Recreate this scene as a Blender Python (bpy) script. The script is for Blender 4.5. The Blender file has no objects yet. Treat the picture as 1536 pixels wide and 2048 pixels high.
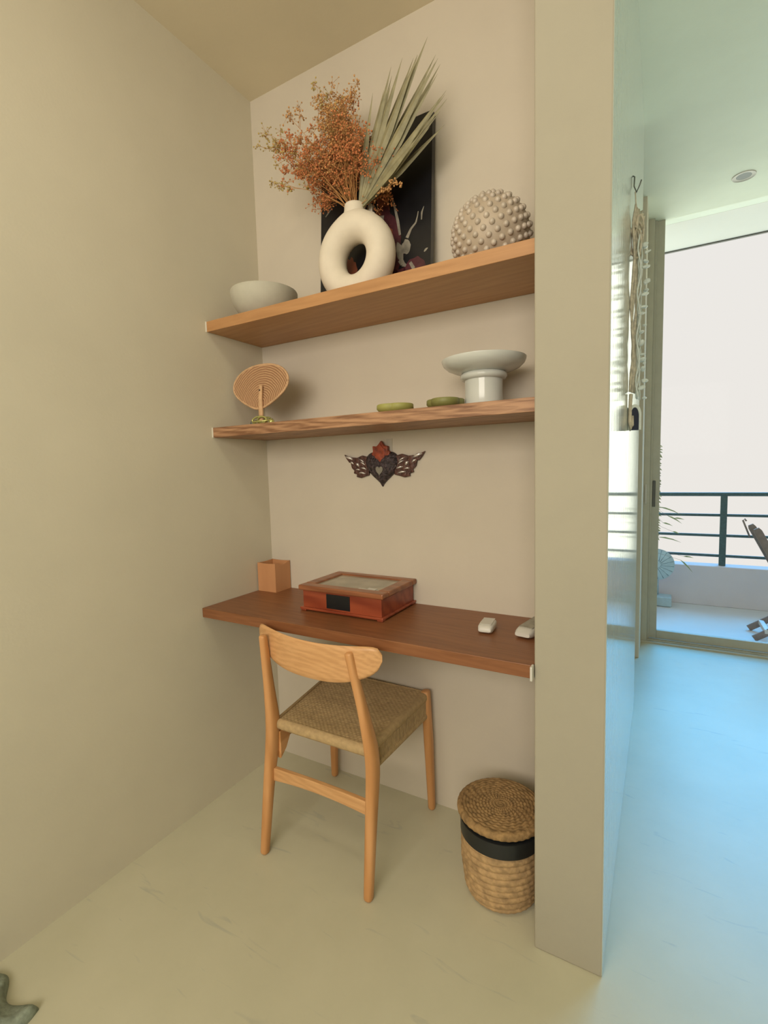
import bpy, bmesh, math, random
from math import sin, cos, pi, radians, sqrt, atan2
from mathutils import Vector, Matrix
random.seed(7)
SC = bpy.context.scene
COL = SC.collection

# ------------------------------------------------------------------ camera
CAM = Vector((1.4542, -1.5464, 1.2379))
yaw, pitch, roll, FPX = 0.5223, -0.0879, -0.0276, 966.6
fw = Vector((-sin(yaw)*cos(pitch), cos(yaw)*cos(pitch), sin(pitch)))
rt = Vector((cos(yaw), sin(yaw), 0)); up = rt.cross(fw)
r2 = rt*cos(roll)+up*sin(roll); u2 = -rt*sin(roll)+up*cos(roll)
cam = bpy.data.cameras.new('camera'); cam.sensor_fit = 'VERTICAL'; cam.sensor_height = 36; cam.sensor_width = 27
cam.lens = FPX/2048*36; cam.clip_start = .02
co = bpy.data.objects.new('camera', cam); COL.objects.link(co)
m = Matrix((r2, u2, -fw)).transposed().to_4x4(); m.translation = CAM
co.matrix_world = m; SC.camera = co

# ------------------------------------------------------------------ world, lights, exposure
SC.view_settings.view_transform = 'Standard'; SC.view_settings.look = 'None'
SC.view_settings.exposure = 0.0; SC.view_settings.gamma = 1.0
W = bpy.data.worlds.new('sky'); SC.world = W; W.use_nodes = True
nt = W.node_tree; nt.nodes.clear()
wo = nt.nodes.new('ShaderNodeOutputWorld'); bg = nt.nodes.new('ShaderNodeBackground')
tc = nt.nodes.new('ShaderNodeTexCoord'); sx = nt.nodes.new('ShaderNodeSeparateXYZ'); rp = nt.nodes.new('ShaderNodeValToRGB')
nt.links.new(tc.outputs['Generated'], sx.inputs[0]); nt.links.new(sx.outputs['Z'], rp.inputs[0])
rp.color_ramp.elements[0].position = 0.0; rp.color_ramp.elements[0].color = (.84, .81, .765, 1)
rp.color_ramp.elements[1].position = 1.0; rp.color_ramp.elements[1].color = (.30, .62, 1.0, 1)
e = rp.color_ramp.elements.new(.45); e.color = (.84, .82, .78, 1)
nt.links.new(rp.outputs[0], bg.inputs['Color']); bg.inputs['Strength'].default_value = 1.0
nt.links.new(bg.outputs[0], wo.inputs[0])

def light(name, kind, loc, direction, energy, color, **kw):
    l = bpy.data.lights.new(name, kind); l.energy = energy; l.color = color
    for k, v in kw.items(): setattr(l, k, v)
    o = bpy.data.objects.new(name, l); COL.objects.link(o); o.location = loc
    o.rotation_euler = Vector(direction).to_track_quat('-Z', 'Y').to_euler()
    return o
light('sky_sun', 'SUN', (2, 8, 6), (-.28, -1, -.88), 4.0, (.0, .43, 1.0), angle=radians(36))
# added wide upward fill to brighten the soffit and right-hand ceiling
light('upward_fill', 'SUN', (2, 8, -3), (-.10, -1, .50), 2.5, (.90, 1.0, .78), angle=radians(100))
# daylight from an assumed window opening behind the camera, out of view
light('assumed_window_light', 'AREA', (1.35, -3.42, 1.90), (-.12, 1, -.04), 57, (1, .90, .77), shape='RECTANGLE', size=2.0, size_y=1.1)
# added overhead fill for the niche side, no lamp is seen there
light('overhead_fill', 'AREA', (.95, -1.25, 2.69), (-.12, .15, -1), 5.2, (1, .89, .70), shape='DISK', size=.45)

# ------------------------------------------------------------------ material helpers
def new_mat(name):
    M = bpy.data.materials.new(name); M.use_nodes = True
    n = M.node_tree.nodes; b = n['Principled BSDF']
    return M, M.node_tree, b
def N(t, typ, **kw):
    n = t.nodes.new(typ)
    for k, v in kw.items():
        if k in n.inputs: n.inputs[k].default_value = v
        else: setattr(n, k, v)
    return n
def coords(t, scale=(1, 1, 1), rot=(0, 0, 0), out='Object'):
    c = N(t, 'ShaderNodeTexCoord'); mp = N(t, 'ShaderNodeMapping')
    mp.inputs['Scale'].default_value = scale; mp.inputs['Rotation'].default_value = rot
    t.links.new(c.outputs[out], mp.inputs[0]); return mp.outputs[0]
def ramp(t, fac, stops):
    r = N(t, 'ShaderNodeValToRGB'); el = r.color_ramp.elements
    el[0].position, el[0].color = stops[0][0], (*stops[0][1], 1)
    el[1].position, el[1].color = stops[-1][0], (*stops[-1][1], 1)
    for p, c in stops[1:-1]:
        x = el.new(p); x.color = (*c, 1)
    t.links.new(fac, r.inputs[0]); return r.outputs[0]
def bump(t, b, h, strength, dist=.01):
    n = N(t, 'ShaderNodeBump', Strength=strength, Distance=dist); t.links.new(h, n.inputs['Height'])
    t.links.new(n.outputs[0], b.inputs['Normal'])
def simple(name, col, rough=.5, var=.0, nscale=20, metal=0, bmp=0, spec=.5, detail=4):
    M, t, b = new_mat(name)
    b.inputs['Roughness'].default_value = rough; b.inputs['Metallic'].default_value = metal
    b.inputs['Specular IOR Level'].default_value = spec
    n = N(t, 'ShaderNodeTexNoise', Scale=nscale, Detail=detail); t.links.new(coords(t), n.inputs['Vector'])
    lo = tuple(max(0, c*(1-var)) for c in col); hi = tuple(min(1, c*(1+var)) for c in col)
    t.links.new(ramp(t, n.outputs['Fac'], [(.3, lo), (.7, hi)]), b.inputs['Base Color'])
    if bmp: bump(t, b, n.outputs['Fac'], bmp)
    return M
def plaster(name, col, rough=.75, var=.05, spec=.3):
    M, t, b = new_mat(name)
    n = N(t, 'ShaderNodeTexNoise', Scale=1.6, Detail=6, Roughness=.6); t.links.new(coords(t), n.inputs['Vector'])
    lo = tuple(c*(1-var) for c in col); hi = tuple(min(1, c*(1+var)) for c in col)
    t.links.new(ramp(t, n.outputs['Fac'], [(.3, lo), (.7, hi)]), b.inputs['Base Color'])
    b.inputs['Roughness'].default_value = rough; b.inputs['Specular IOR Level'].default_value = spec
    g = N(t, 'ShaderNodeTexNoise', Scale=120, Detail=3); t.links.new(coords(t), g.inputs['Vector'])
    bump(t, b, g.outputs['Fac'], .12, .002)
    return M
def wood(name, dark, light_, axis='X', rough=.45, freq=1.0, contrast=(.35, .65), bstr=.15, rings=.5):
    M, t, b = new_mat(name)
    s = {'X': (1.1, 16, 16), 'Y': (16, 1.1, 16), 'Z': (16, 16, 1.1)}[axis]
    v = coords(t, tuple(q*freq for q in s))
    n1 = N(t, 'ShaderNodeTexNoise', Scale=2.0, Detail=9, Roughness=.62, Distortion=.6); t.links.new(v, n1.inputs['Vector'])
    s2 = {'X': (.9, 7, 7), 'Y': (7, .9, 7), 'Z': (7, 7, .9)}[axis]
    v2 = coords(t, tuple(q*freq for q in s2))
    w = N(t, 'ShaderNodeTexWave', Scale=1.6, Distortion=7.0, Detail=3); w.bands_direction = 'DIAGONAL'
    w.inputs['Detail Scale'].default_value = 1.2; t.links.new(v2, w.inputs['Vector'])
    mx = N(t, 'ShaderNodeMix'); mx.data_type = 'FLOAT'; mx.inputs[0].default_value = rings
    t.links.new(n1.outputs['Fac'], mx.inputs[2]); t.links.new(w.outputs['Fac'], mx.inputs[3])
    t.links.new(ramp(t, mx.outputs[0], [(contrast[0], dark), (contrast[1], light_)]), b.inputs['Base Color'])
    b.inputs['Roughness'].default_value = rough
    bump(t, b, n1.outputs['Fac'], bstr, .003)
    return M

M_wall = plaster('cream_plaster', (.655, .61, .485))
M_wall_pink = plaster('warm_plaster', (.60, .54, .44))
M_part_shaded = plaster('shaded_partition_plaster', (.39, .36, .28))  # base colour darkened to paint in the dimmer light on the pillar front
M_ceil = plaster('ceiling_plaster', (.74, .66, .49))
M_ceil2 = plaster('pale_ceiling_plaster', (.86, .94, .80), .5)
def polished():
    M, t, b = new_mat('polished_stucco')
    b.inputs['Base Color'].default_value = (.66, .70, .64, 1); b.inputs['Roughness'].default_value = .10
    b.inputs['Specular IOR Level'].default_value = 1.0
    n = N(t, 'ShaderNodeTexNoise', Scale=3.0, Detail=5); t.links.new(coords(t, (1, 16, .7)), n.inputs['Vector'])
    bump(t, b, n.outputs['Fac'], .12, .004)
    return M
M_polish = polished()
def floor_mat():
    M, t, b = new_mat('polished_cement')
    n = N(t, 'ShaderNodeTexNoise', Scale=1.3, Detail=8, Roughness=.65); t.links.new(coords(t), n.inputs['Vector'])
    base = ramp(t, n.outputs['Fac'], [(.3, (.52, .50, .36)), (.5, (.57, .545, .40)), (.72, (.62, .59, .44))])
    # trowel marks: short streaks
    v = coords(t, (2.2, 12, 1), (0, 0, .25))
    s = N(t, 'ShaderNodeTexNoise', Scale=2.2, Detail=3, Distortion=1.2); t.links.new(v, s.inputs['Vector'])
    f = ramp(t, s.outputs['Fac'], [(.66, (0, 0, 0)), (.74, (1, 1, 1))])
    mx = N(t, 'ShaderNodeMix'); mx.data_type = 'RGBA'; mx.inputs['B'].default_value = (.33, .35, .32, 1)
    ml = N(t, 'ShaderNodeMath', operation='MULTIPLY'); ml.inputs[1].default_value = .38
    t.links.new(f, ml.inputs[0]); t.links.new(ml.outputs[0], mx.inputs[0]); t.links.new(base, mx.inputs['A'])
    t.links.new(mx.outputs['Result'], b.inputs['Base Color'])
    b.inputs['Roughness'].default_value = .42; b.inputs['Specular IOR Level'].default_value = .5
    bump(t, b, s.outputs['Fac'], .05, .004)
    return M
M_floor = floor_mat()
M_oak = wood('honey_oak', (.40, .20, .078), (.51, .27, .112), 'X', .45, 1.6, (.3, .7), .1, .12)
M_oak2 = wood('grained_oak', (.19, .085, .038), (.45, .25, .132), 'X', .5, 2.6, (.36, .62), .3, .15)
M_desk = wood('walnut_stained_desk', (.19, .070, .026), (.285, .115, .045), 'X', .40, 2.2, (.3, .7), .08, .08)
M_cx = wood('chair_oak_across', (.58, .31, .13), (.69, .39, .175), 'X', .4, 3.2, (.35, .65), .08, .2)
M_cz = wood('chair_oak_upright', (.54, .255, .09), (.66, .34, .14), 'Z', .4, .8, (.3, .7), .1, .3)
M_cy = wood('chair_oak_depth', (.56, .27, .095), (.70, .37, .155), 'Y', .4, .8)
M_cord = simple('paper_cord', (.47, .33, .165), .8, .14, 60, bmp=.15)
M_red = wood('mahogany', (.21, .035, .014), (.33, .07, .028), 'X', .3, 1.0, (.3, .7), .05, .3)
M_lid = wood('mahogany_lid', (.22, .075, .03), (.34, .13, .055), 'X', .3, 1.0, (.3, .7), .05, .3)
M_leather = wood('tan_leather', (.50, .235, .10), (.60, .30, .14), 'Z', .55, .4, (.2, .8), .05, .2)
M_black = simple('black_enamel', (.006, .008, .010), .3, .1)
M_whitepl = simple('white_plastic', (.62, .60, .54), .35, .03)
M_grey = simple('grey_plastic', (.33, .31, .25), .5, .25, 60)
M_cer = simple('matt_white_ceramic', (.72, .65, .53), .7, .03, 30)
M_bowl = simple('grey_stoneware', (.50, .48, .39), .7, .06, 25)
M_porc = simple('glazed_porcelain', (.60, .62, .58), .12, .02)
M_green = simple('matt_green_glaze', (.34, .33, .09), .55, .08)
M_olive = simple('dark_green_glaze', (.20, .20, .06), .5, .12)
M_filler = simple('white_filler', (.75, .72, .62), .7, .03)
M_band = simple('black_band', (.012, .014, .015), .35, .1)
M_alu = simple('bronze_aluminium', (.46, .45, .36), .45, .04)
M_alud = simple('dark_groove', (.10, .10, .085), .5, .04)
M_rail = simple('dark_green_steel', (.05, .095, .095), .5, .2, 60)
M_parapet = plaster('balcony_render', (.62, .58, .59), .8, .06)
M_balc = plaster('balcony_tile', (.62, .60, .56), .6, .05)
M_soffit = plaster('balcony_soffit', (.86, .86, .78), .7, .02)
M_blue = simple('pale_blue_metal', (.40, .52, .55), .5, .08)
M_deck = simple('weathered_teak', (.24, .19, .165), .7, .15, 30)
M_jute = simple('jute', (.60, .54, .42), .85, .25, 80)
M_shell = simple('white_shell', (.70, .76, .72), .35, .12, 40)
M_navy = simple('dark_navy', (.012, .02, .05), .4, .1)
M_steel = simple('dull_steel', (.20, .21, .19), .4, .1, metal=.7)
M_fabric = simple('grey_green_fabric', (.25, .29, .23), .9, .25, 70, bmp=.25)

# ------------------------------------------------------------------ mesh builder
class MB:
    def __init__(s): s.v = []; s.f = []; s.m = []
    def add(s, vs, fs, mi=0):
        o = len(s.v); s.v += [Vector(p) for p in vs]; s.f += [tuple(i+o for i in f) for f in fs]; s.m += [mi]*len(fs); return s
    def box(s, x0, x1, y0, y1, z0, z1, mi=0):
        vs = [(x, y, z) for z in (z0, z1) for y in (y0, y1) for x in (x0, x1)]
        return s.add(vs, [(0, 2, 3, 1), (4, 5, 7, 6), (0, 1, 5, 4), (2, 6, 7, 3), (0, 4, 6, 2), (1, 3, 7, 5)], mi)
    def lathe(s, prof, c=(0, 0, 0), n=48, mi=0, disp=None, M=None, closed=False):
        vs = []; fs = []
        for j, (r, z) in enumerate(prof):
            for i in range(n):
                a = 2*pi*i/n; rr, zz = (r, z) if disp is None else disp(r, z, a)
                p = Vector((rr*cos(a), rr*sin(a), zz))
                if M is not None: p = M @ p
                vs.append(p+Vector(c))
        k = len(prof)
        for j in range(k if closed else k-1):
            for i in range(n):
                a, b2 = j*n+i, j*n+(i+1) % n; c2, d = ((j+1) % k)*n+(i+1) % n, ((j+1) % k)*n+i
                fs.append((a, b2, c2, d))
        if not closed:
            if prof[0][0] > 1e-5: fs.append(tuple(reversed(range(n))))
            if prof[-1][0] > 1e-5: fs.append(tuple((k-1)*n+i for i in range(n)))
        return s.add(vs, fs, mi)
    def tube(s, pts, rad, n=8, mi=0, sq=None, flat=1.0, upv=None, caps=True):
        pts = [Vector(p) for p in pts]; k = len(pts)
        if not isinstance(rad, (list, tuple)): rad = [rad]*k
        vs = []; fs = []
        prev = None
        for j, p in enumerate(pts):
            t = (pts[min(j+1, k-1)]-pts[max(j-1, 0)])
            if t.length < 1e-9: t = Vector((0, 0, 1))
            t.normalize()
            if upv is not None: a = Vector(upv)
            elif prev is not None: a = prev
            else: a = Vector((0, 0, 1)) if abs(t.z) < .9 else Vector((1, 0, 0))
            a = (a-t*a.dot(t)); a.normalize(); b2 = t.cross(a); prev = a
            r = rad[j]; ra, rb = (r if isinstance(r, (tuple, list)) else (r, r*flat))
            for i in range(n):
                an = 2*pi*(i+.5)/n; ca, sa = cos(an), sin(an)
                if sq:
                    ca = math.copysign(abs(ca)**sq, ca); sa = math.copysign(abs(sa)**sq, sa)
                vs.append(p+a*(ca*ra)+b2*(sa*rb))
        for j in range(k-1):
            for i in range(n):
                fs.append((j*n+i, j*n+(i+1) % n, (j+1)*n+(i+1) % n, (j+1)*n+i))
        if caps: fs.append(tuple(reversed(range(n)))); fs.append(tuple((k-1)*n+i for i in range(n)))
        return s.add(vs, fs, mi)
    def ball(s, c, r, mi=0, n=8, k=5, sc=(1, 1, 1), M=None):
        prof = [(sin(pi*j/k)*1.0, -cos(pi*j/k)) for j in range(k+1)]
        vs = []; fs = []
        c = Vector(c)
        for j, (a, z) in enumerate(prof):
            cnt = 1 if j in (0, k) else n
            for i in range(cnt):
                p = Vector((a*cos(2*pi*i/n)*sc[0], a*sin(2*pi*i/n)*sc[1], z*sc[2]))*r
                if M is not None: p = M @ p
                vs.append(c+p)
        idx = lambda j, i: 0 if j == 0 else (1+(k-1)*n if j == k else 1+(j-1)*n+i % n)
        for j in range(k):
            for i in range(n):
                if j == 0: fs.append((0, idx(1, i+1), idx(1, i)))
                elif j == k-1: fs.append((idx(j, i), idx(j, i+1), idx(k, 0)))
                else: fs.append((idx(j, i), idx(j, i+1), idx(j+1, i+1), idx(j+1, i)))
        return s.add(vs, fs, mi)
    def prism(s, outline, origin, U, V, depth, mi=0):
        """outline (u,v) extruded by depth along UxV from origin"""
        U = Vector(U); V = Vector(V); Nn = U.cross(V).normalized()*depth; o = Vector(origin); n = len(outline)
        lo = [o+U*a+V*b for a, b in outline]; hi = [p+Nn for p in lo]
        fs = [tuple(reversed(range(n))), tuple(range(n, 2*n))]+[(i, (i+1) % n, n+(i+1) % n, n+i) for i in range(n)]
        return s.add(lo+hi, fs, mi)
    def build(s, name, mats, parent=None, smooth=False, bevel=0, seg=2, sub=0, autos=None):
        org = Vector((0, 0, 0))
        me = bpy.data.meshes.new(name)
        if parent is not None:
            q = parent
            while q is not None: org = org+q.location; q = q.parent
        me.from_pydata([tuple(p-org) for p in s.v], [], s.f)
        if not isinstance(mats, (list, tuple)): mats = [mats]
        for q in mats: me.materials.append(q)
        me.polygons.foreach_set('material_index', s.m)
        bm = bmesh.new(); bm.from_mesh(me); bmesh.ops.recalc_face_normals(bm, faces=bm.faces); bm.to_mesh(me); bm.free()
        if smooth: me.polygons.foreach_set('use_smooth', [True]*len(me.polygons))
        if smooth and autos: me.set_sharp_from_angle(angle=radians(autos))
        me.update()
        o = bpy.data.objects.new(name, me); COL.objects.link(o)
        if parent is not None: o.parent = parent
        if bevel:
            b = o.modifiers.new('bevel', 'BEVEL'); b.width = bevel; b.segments = seg; b.limit_method = 'ANGLE'
        if sub:
            d = o.modifiers.new('subdiv', 'SUBSURF'); d.levels = sub; d.render_levels = sub
        return o
def tag(o, label, cat, group=None, kind=None):
    o['label'] = label; o['category'] = cat
    if group: o['group'] = group
    if kind: o['kind'] = kind
    return o
def thing(name, loc, label, cat, group=None):
    o = bpy.data.objects.new(name, None); COL.objects.link(o); o.location = loc; o.empty_display_size = .05
    return tag(o, label, cat, group)
def struct(name, mb, mats, **kw):
    o = mb.build(name, mats, **kw); o['kind'] = 'structure'; return o
def smoothstep(a, b, x):
    t = max(0, min(1, (x-a)/(b-a))); return t*t*(3-2*t)
def bez(p0, p1, p2, n):
    p0, p1, p2 = Vector(p0), Vector(p1), Vector(p2)
    return [p0*(1-t)**2+p1*2*t*(1-t)+p2*t*t for t in [i/n for i in range(n+1)]]

# ------------------------------------------------------------------ room
NX, PX, PY, PE = 1.1935, 1.3534, -.379, 1.14     # niche right side, partition face, front, far end
CH, CH2 = 2.7127, 2.79
struct('floor', MB().box(-.15, 4.2, -3.6, 2.14, -.12, 0), M_floor)
struct('wall_left', MB().box(-.15, 0, -3.6, .15, 0, 3.0), M_wall)
struct('wall_back', MB().box(0, NX, 0, .15, 0, 3.0), M_wall_pink)
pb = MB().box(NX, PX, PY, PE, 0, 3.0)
o = struct('wall_partition', pb, [M_part_shaded, M_polish], bevel=.004)
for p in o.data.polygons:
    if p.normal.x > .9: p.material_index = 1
struct('wall_passage', MB().box(.6, PX-.003, 1.83, 2.3, 0, 3.0), M_wall, bevel=.003)
struct('wall_passage_side', MB().box(.45, .6, .15, 2.3, 0, 3.0), M_wall)
struct('ceiling_niche', MB().box(-.15, 1.27, -3.6, .15, CH, CH+.15), M_ceil)
struct('ceiling', MB().box(1.27, 4.2, -3.6, 2.3, CH2, CH2+.15).box(.45, 1.27, .15, 2.3, CH2, CH2+.15), M_ceil2)
struct('wall_right', MB().box(4.2, 4.35, -3.6, 2.3, 0, 3.0), M_wall)
wb = MB().box(-.15, .30, -3.75, -3.6, 0, 3).box(2.40, 4.35, -3.75, -3.6, 0, 3).box(.30, 2.40, -3.75, -3.6, 0, .75).box(.30, 2.40, -3.75, -3.6, 2.55, 3)
struct('wall_rear', wb, M_wall)
wf = MB().box(.30, 2.40, -3.70, -3.65, .75, .80).box(.30, 2.40, -3.70, -3.65, 2.5, 2.55).box(.30, .35, -3.70, -3.65, .8, 2.5).box(2.35, 2.40, -3.70, -3.65, .8, 2.5).box(1.33, 1.37, -3.70, -3.65, .8, 2.5)
struct('assumed_window', wf, M_alu)  # assumed window, out of view, added together with the daylight lamp
struct('wall_front', MB().box(3.5, 4.35, 2.14, 2.3, 0, 3.0).box(PX-.003, 3.5, 2.14, 2.3, CH2+.15, 3.1), M_wall)

# sliding door
door = bpy.data.objects.new('door_1', None); COL.objects.link(door); door.location = (2.4, 2.19, 0); door['kind'] = 'structure'
fr = MB().box(PX-.003, 1.386, 2.15, 2.27, 0, CH2).box(PX-.003, 3.5, 2.14, 2.28, -.12, .012)
for yy in (2.165, 2.195, 2.25): fr.box(1.386, 3.45, yy, yy+.006, .012, .02)
fr.box(3.45, 3.5, 2.15, 2.27, 0, CH2)
fr.build('door_frame', M_alu, door, bevel=.002)
st = MB().box(1.386, 1.443, 2.205, 2.24, .02, CH2).box(1.443, 2.45, 2.205, 2.24, .02, .078).box(2.40, 2.45, 2.205, 2.24, .078, CH2)
st.box(1.386, 1.400, 2.19, 2.205, .02, CH2)
st.build('door_sash', M_alu, door, bevel=.002)
MB().box(2.40, 2.45, 2.165, 2.20, .02, CH2).box(3.40, 3.45, 2.165, 2.20, .02, CH2).box(2.45, 3.4, 2.165, 2.20, .02, .078).build('door_sash', M_alu, door, bevel=.002)
hb = MB().box(1.402, 1.420, 2.196, 2.206, .935, 1.112); h = hb.build('door_handle', M_alud, door, bevel=.003); h['label'] = 'dark recessed handle'
MB().box(1.360, 1.368, 2.140, 2.152, .96, 1.09).build('door_strike', M_whitepl, door, bevel=.002)
Mg, t, b = new_mat('clear_glass')
t.nodes.remove(b); gl = N(t, 'ShaderNodeBsdfGlossy'); gl.inputs['Roughness'].default_value = .02
tr = N(t, 'ShaderNodeBsdfTransparent'); fz = N(t, 'ShaderNodeFresnel'); fz.inputs['IOR'].default_value = 1.06
ms = N(t, 'ShaderNodeMixShader'); t.links.new(fz.outputs[0], ms.inputs[0]); t.links.new(tr.outputs[0], ms.inputs[1]); t.links.new(gl.outputs[0], ms.inputs[2])
t.links.new(ms.outputs[0], t.nodes['Material Output'].inputs[0])
MB().box(1.443, 2.40, 2.220, 2.225, .078, CH2).build('door_glass', Mg, door)
MB().box(2.45, 3.40, 2.180, 2.185, .078, CH2).build('door_glass', Mg, door)

# balcony
struct('floor_balcony', MB().box(-1, 4.6, 2.28, 3.5, -.12, -.002), M_balc)
struct('wall_parapet', MB().box(-1, 4.6, 3.34, 3.5, -.002, .34), M_parapet, bevel=.004)
struct('ceiling_balcony', MB().box(-1, 4.6, 2.302, 2.79, CH2, 2.97), M_soffit)
struct('trim_1', MB().box(-1, 4.6, 2.775, 2.795, CH2-.008, CH2), M_alud)
rl = thing('balcony_railing', (1.895, 3.41, .34), 'dark green steel railing with four bars on the low balcony wall', 'railing')
for zz, rr in ((.95, .017), (.772, .012), (.598, .012), (.424, .012)):
    MB().tube([(-1, 3.41, zz), (4.6, 3.41, zz)], rr, 10).build('rail', M_rail, rl, smooth=True, autos=50)
for xx in (.6, 1.915, 3.2):
    MB().box(xx-.024, xx+.024, 3.395, 3.425, .34, .94).build('post', M_rail, rl, bevel=.003)

# ------------------------------------------------------------------ shelves and desk
def shelf(name, label, depth, z0, z1, mat, cat, fill=True):
    e = thing(name, (0.6, -depth/2, z0), label, cat)
    MB().box(.002, NX-.002, -depth, -.001, z0, z1).build('board', mat, e, bevel=.0015)
    if fill:
        f = MB().box(0, .003, -depth-.003, -depth+.004, z0, z1).build('filler', M_filler, e); f['label'] = 'thin white filler strip at the wall'
    return e
D1 = .284
S1, S2, DT = 1.7924, 1.4098, .75
shelf('wall_shelf', 'thick honey oak floating shelf at the top, holding the round vase', D1, 1.7554, S1, M_oak, 'shelf')
shelf('wall_shelf', 'strongly grained oak floating shelf in the middle, holding the woven fan', .282, 1.373, S2, M_oak2, 'shelf')
dk = shelf('desk_top', 'dark brown wooden wall to wall desk top behind the chair', .379, .7156, DT, M_desk, 'desk', False)
nf = MB().box(NX-.006, NX, -.401, -.379, .718, .754).build('end_cap', M_whitepl, dk, bevel=.002); nf['label'] = 'small white cap at the right end'

# ------------------------------------------------------------------ chair
ch = thing('dining_chair', (.543, -.24, 0), 'light oak chair with woven cord seat, tucked under the desk', 'chair')
def leg(pts, rads, M=M_cz, upv=(0, 1, 0)):
    # densify
    P = []; R = []
    for i in range(len(pts)-1):
        for k in range(6):
            t = k/6; P.append(Vector(pts[i]).lerp(Vector(pts[i+1]), t)); R.append(tuple(rads[i][q]*(1-t)+rads[i+1][q]*t for q in (0, 1)))
    P.append(Vector(pts[-1])); R.append(rads[-1])
    for _ in range(3):
        P = [P[0]]+[(P[i-1]+P[i]*2+P[i+1])/4 for i in range(1, len(P)-1)]+[P[-1]]
    # rounded ends
    t0 = (P[1]-P[0]).normalized(); t1 = (P[-1]-P[-2]).normalized()
    P = [P[0], P[0]+t0*.003, P[0]+t0*.008]+P[1:-1]+[P[-1]-t1*.006, P[-1]-t1*.002, P[-1]]
    R = [(R[0][0]*.6, R[0][1]*.6), (R[0][0]*.88, R[0][1]*.88), R[0]]+R[1:-1]+[R[-1], (R[-1][0]*.88, R[-1][1]*.88), (R[-1][0]*.6, R[-1][1]*.6)]
    return MB().tube(P, R, 16, sq=.72, upv=upv).build('leg', M, ch, smooth=True, autos=60)
# (half depth, half width)
leg([(.744, -.464, 0), (.744, -.437, .22), (.744, -.418, .36), (.740, -.416, .43), (.722, -.430, .56), (.695, -.452, .725)],
    [(.014, .013), (.018, .016), (.025, .017), (.025, .017), (.017, .0135), (.0115, .0115)])
leg([(.354, -.476, 0), (.360, -.449, .22), (.366, -.428, .36), (.368, -.424, .43), (.367, -.434, .56), (.365, -.448, .725)],
    [(.014, .013), (.018, .016), (.025, .017), (.025, .017), (.017, .0135), (.0115, .0115)])
leg([(.751, -.034, 0), (.745, -.036, .25), (.737, -.038, .448)], [(.0125, .0125), (.017, .016), (.0165, .0155)])
leg([(.322, -.040, 0), (.326, -.040, .25), (.330, -.042, .448)], [(.0125, .0125), (.017, .016), (.0165, .0155)])
# backrest: curved board, ends wrapping towards the desk
def backrest():
    n = 40; mth = 14; th = .006
    grid = []
    for side in (1, -1):
        rows = []
        for j in range(mth+1):
            row = []
            for i in range(n+1):
                s = -1+2*i/n
                # superellipse-like outline: flat gently dished top, bowed bottom, round ends
                endr = max(0.0, 1-abs(s)**16)**.5
                top = .735+.012*s*s; bot = .622+.054*abs(s)**3.0
                mid = (top+bot)/2; hh = (top-bot)/2
                zz = mid+((j/mth)*2-1)*hh*(endr*.70+.30)
                x = .5425+.2435*s; y = -.452+.046*s*s-.012*s
                nx, ny = -2*.046*s/.2435, 1.0; l = sqrt(nx*nx+ny*ny)
                e = abs((j/mth)*2-1); q = th*max(.15, (1-e**8)**.5)*max(.2, endr)
                row.append(Vector((x+nx/l*q*side, y+ny/l*q*side, zz)))
            rows.append(row)
        grid.append(rows)
    mb = MB(); w = n+1; vs = [p for g in grid for r_ in g for p in r_]; k = w*(mth+1); fs = []
    for j in range(mth):
        for i in range(n):
            a = j*w+i
            fs.append((a, a+1, a+w+1, a+w)); fs.append((k+a, k+a+w, k+a+w+1, k+a+1))
    for i in range(n):
        fs.append((i, k+i, k+i+1, i+1)); a = mth*w+i; fs.append((a, a+1, k+a+1, k+a))
    for j in range(mth):
        a = j*w; fs.append((a, a+w, k+a+w, k+a)); a = j*w+n; fs.append((a, k+a, k+a+w, a+w))
    mb.add(vs, fs); return mb.build('backrest', M_cx, ch, smooth=True, autos=60)
backrest()
# seat: woven top as a height field on a trapezoid, corner points
SR = dict(rl=(.378, -.412), rr=(.728, -.412), fr=(.738, -.030), fl=(.328, -.030))
def seat_pt(u, v):
    a = Vector(SR['rl']).lerp(Vector(SR['rr']), u); b = Vector(SR['fl']).lerp(Vector(SR['fr']), u)
    return a.lerp(b, v)
def seat():
    nu, nv = 240, 200; vs = []; fs = []
    rows = 44; cols = 46
    for j in range(nv+1):
        v = j/nv
        for i in range(nu+1):
            u = i/nu
            p = seat_pt(u, v)
            ro = v*rows; r_i = math.floor(ro); hr = abs(sin(pi*ro))**.6
            st = .5+.5*sin(2*pi*(u*cols/2)+pi*(r_i % 2))
            sag = -.016*(1-(2*u-1)**2)*(1-(2*v-1)**2)*1.0
            edge = min(u, 1-u, v, 1-v)
            z = .432+.010*v+sag+.0022*hr*(.45+.55*st)
            if edge < .02: z -= .006*(1-edge/.02)
            vs.append((p.x, p.y, z))
    w = nu+1
    for j in range(nv):
        for i in range(nu):
            a = j*w+i; fs.append((a, a+1, a+w+1, a+w))
    # underside
    k = len(vs)
    for j in (0, nv):
        for i in (0, nu):
            p = vs[j*w+i]; vs.append((p[0], p[1], p[2]-.022))
    fs += [(k, k+2, k+3, k+1)]
    fs.append(tuple(range(0, w))+(k+1, k)); fs.append(tuple(nv*w+i for i in range(nu, -1, -1))+(k+2, k+3))
    fs.append(tuple(j*w for j in range(nv, -1, -1))+(k, k+2)); fs.append(tuple(j*w+nu for j in range(nv+1))+(k+3, k+1))
    return MB().add(vs, fs).build('seat', M_cord, ch, smooth=True, autos=70)
seat()
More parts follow.
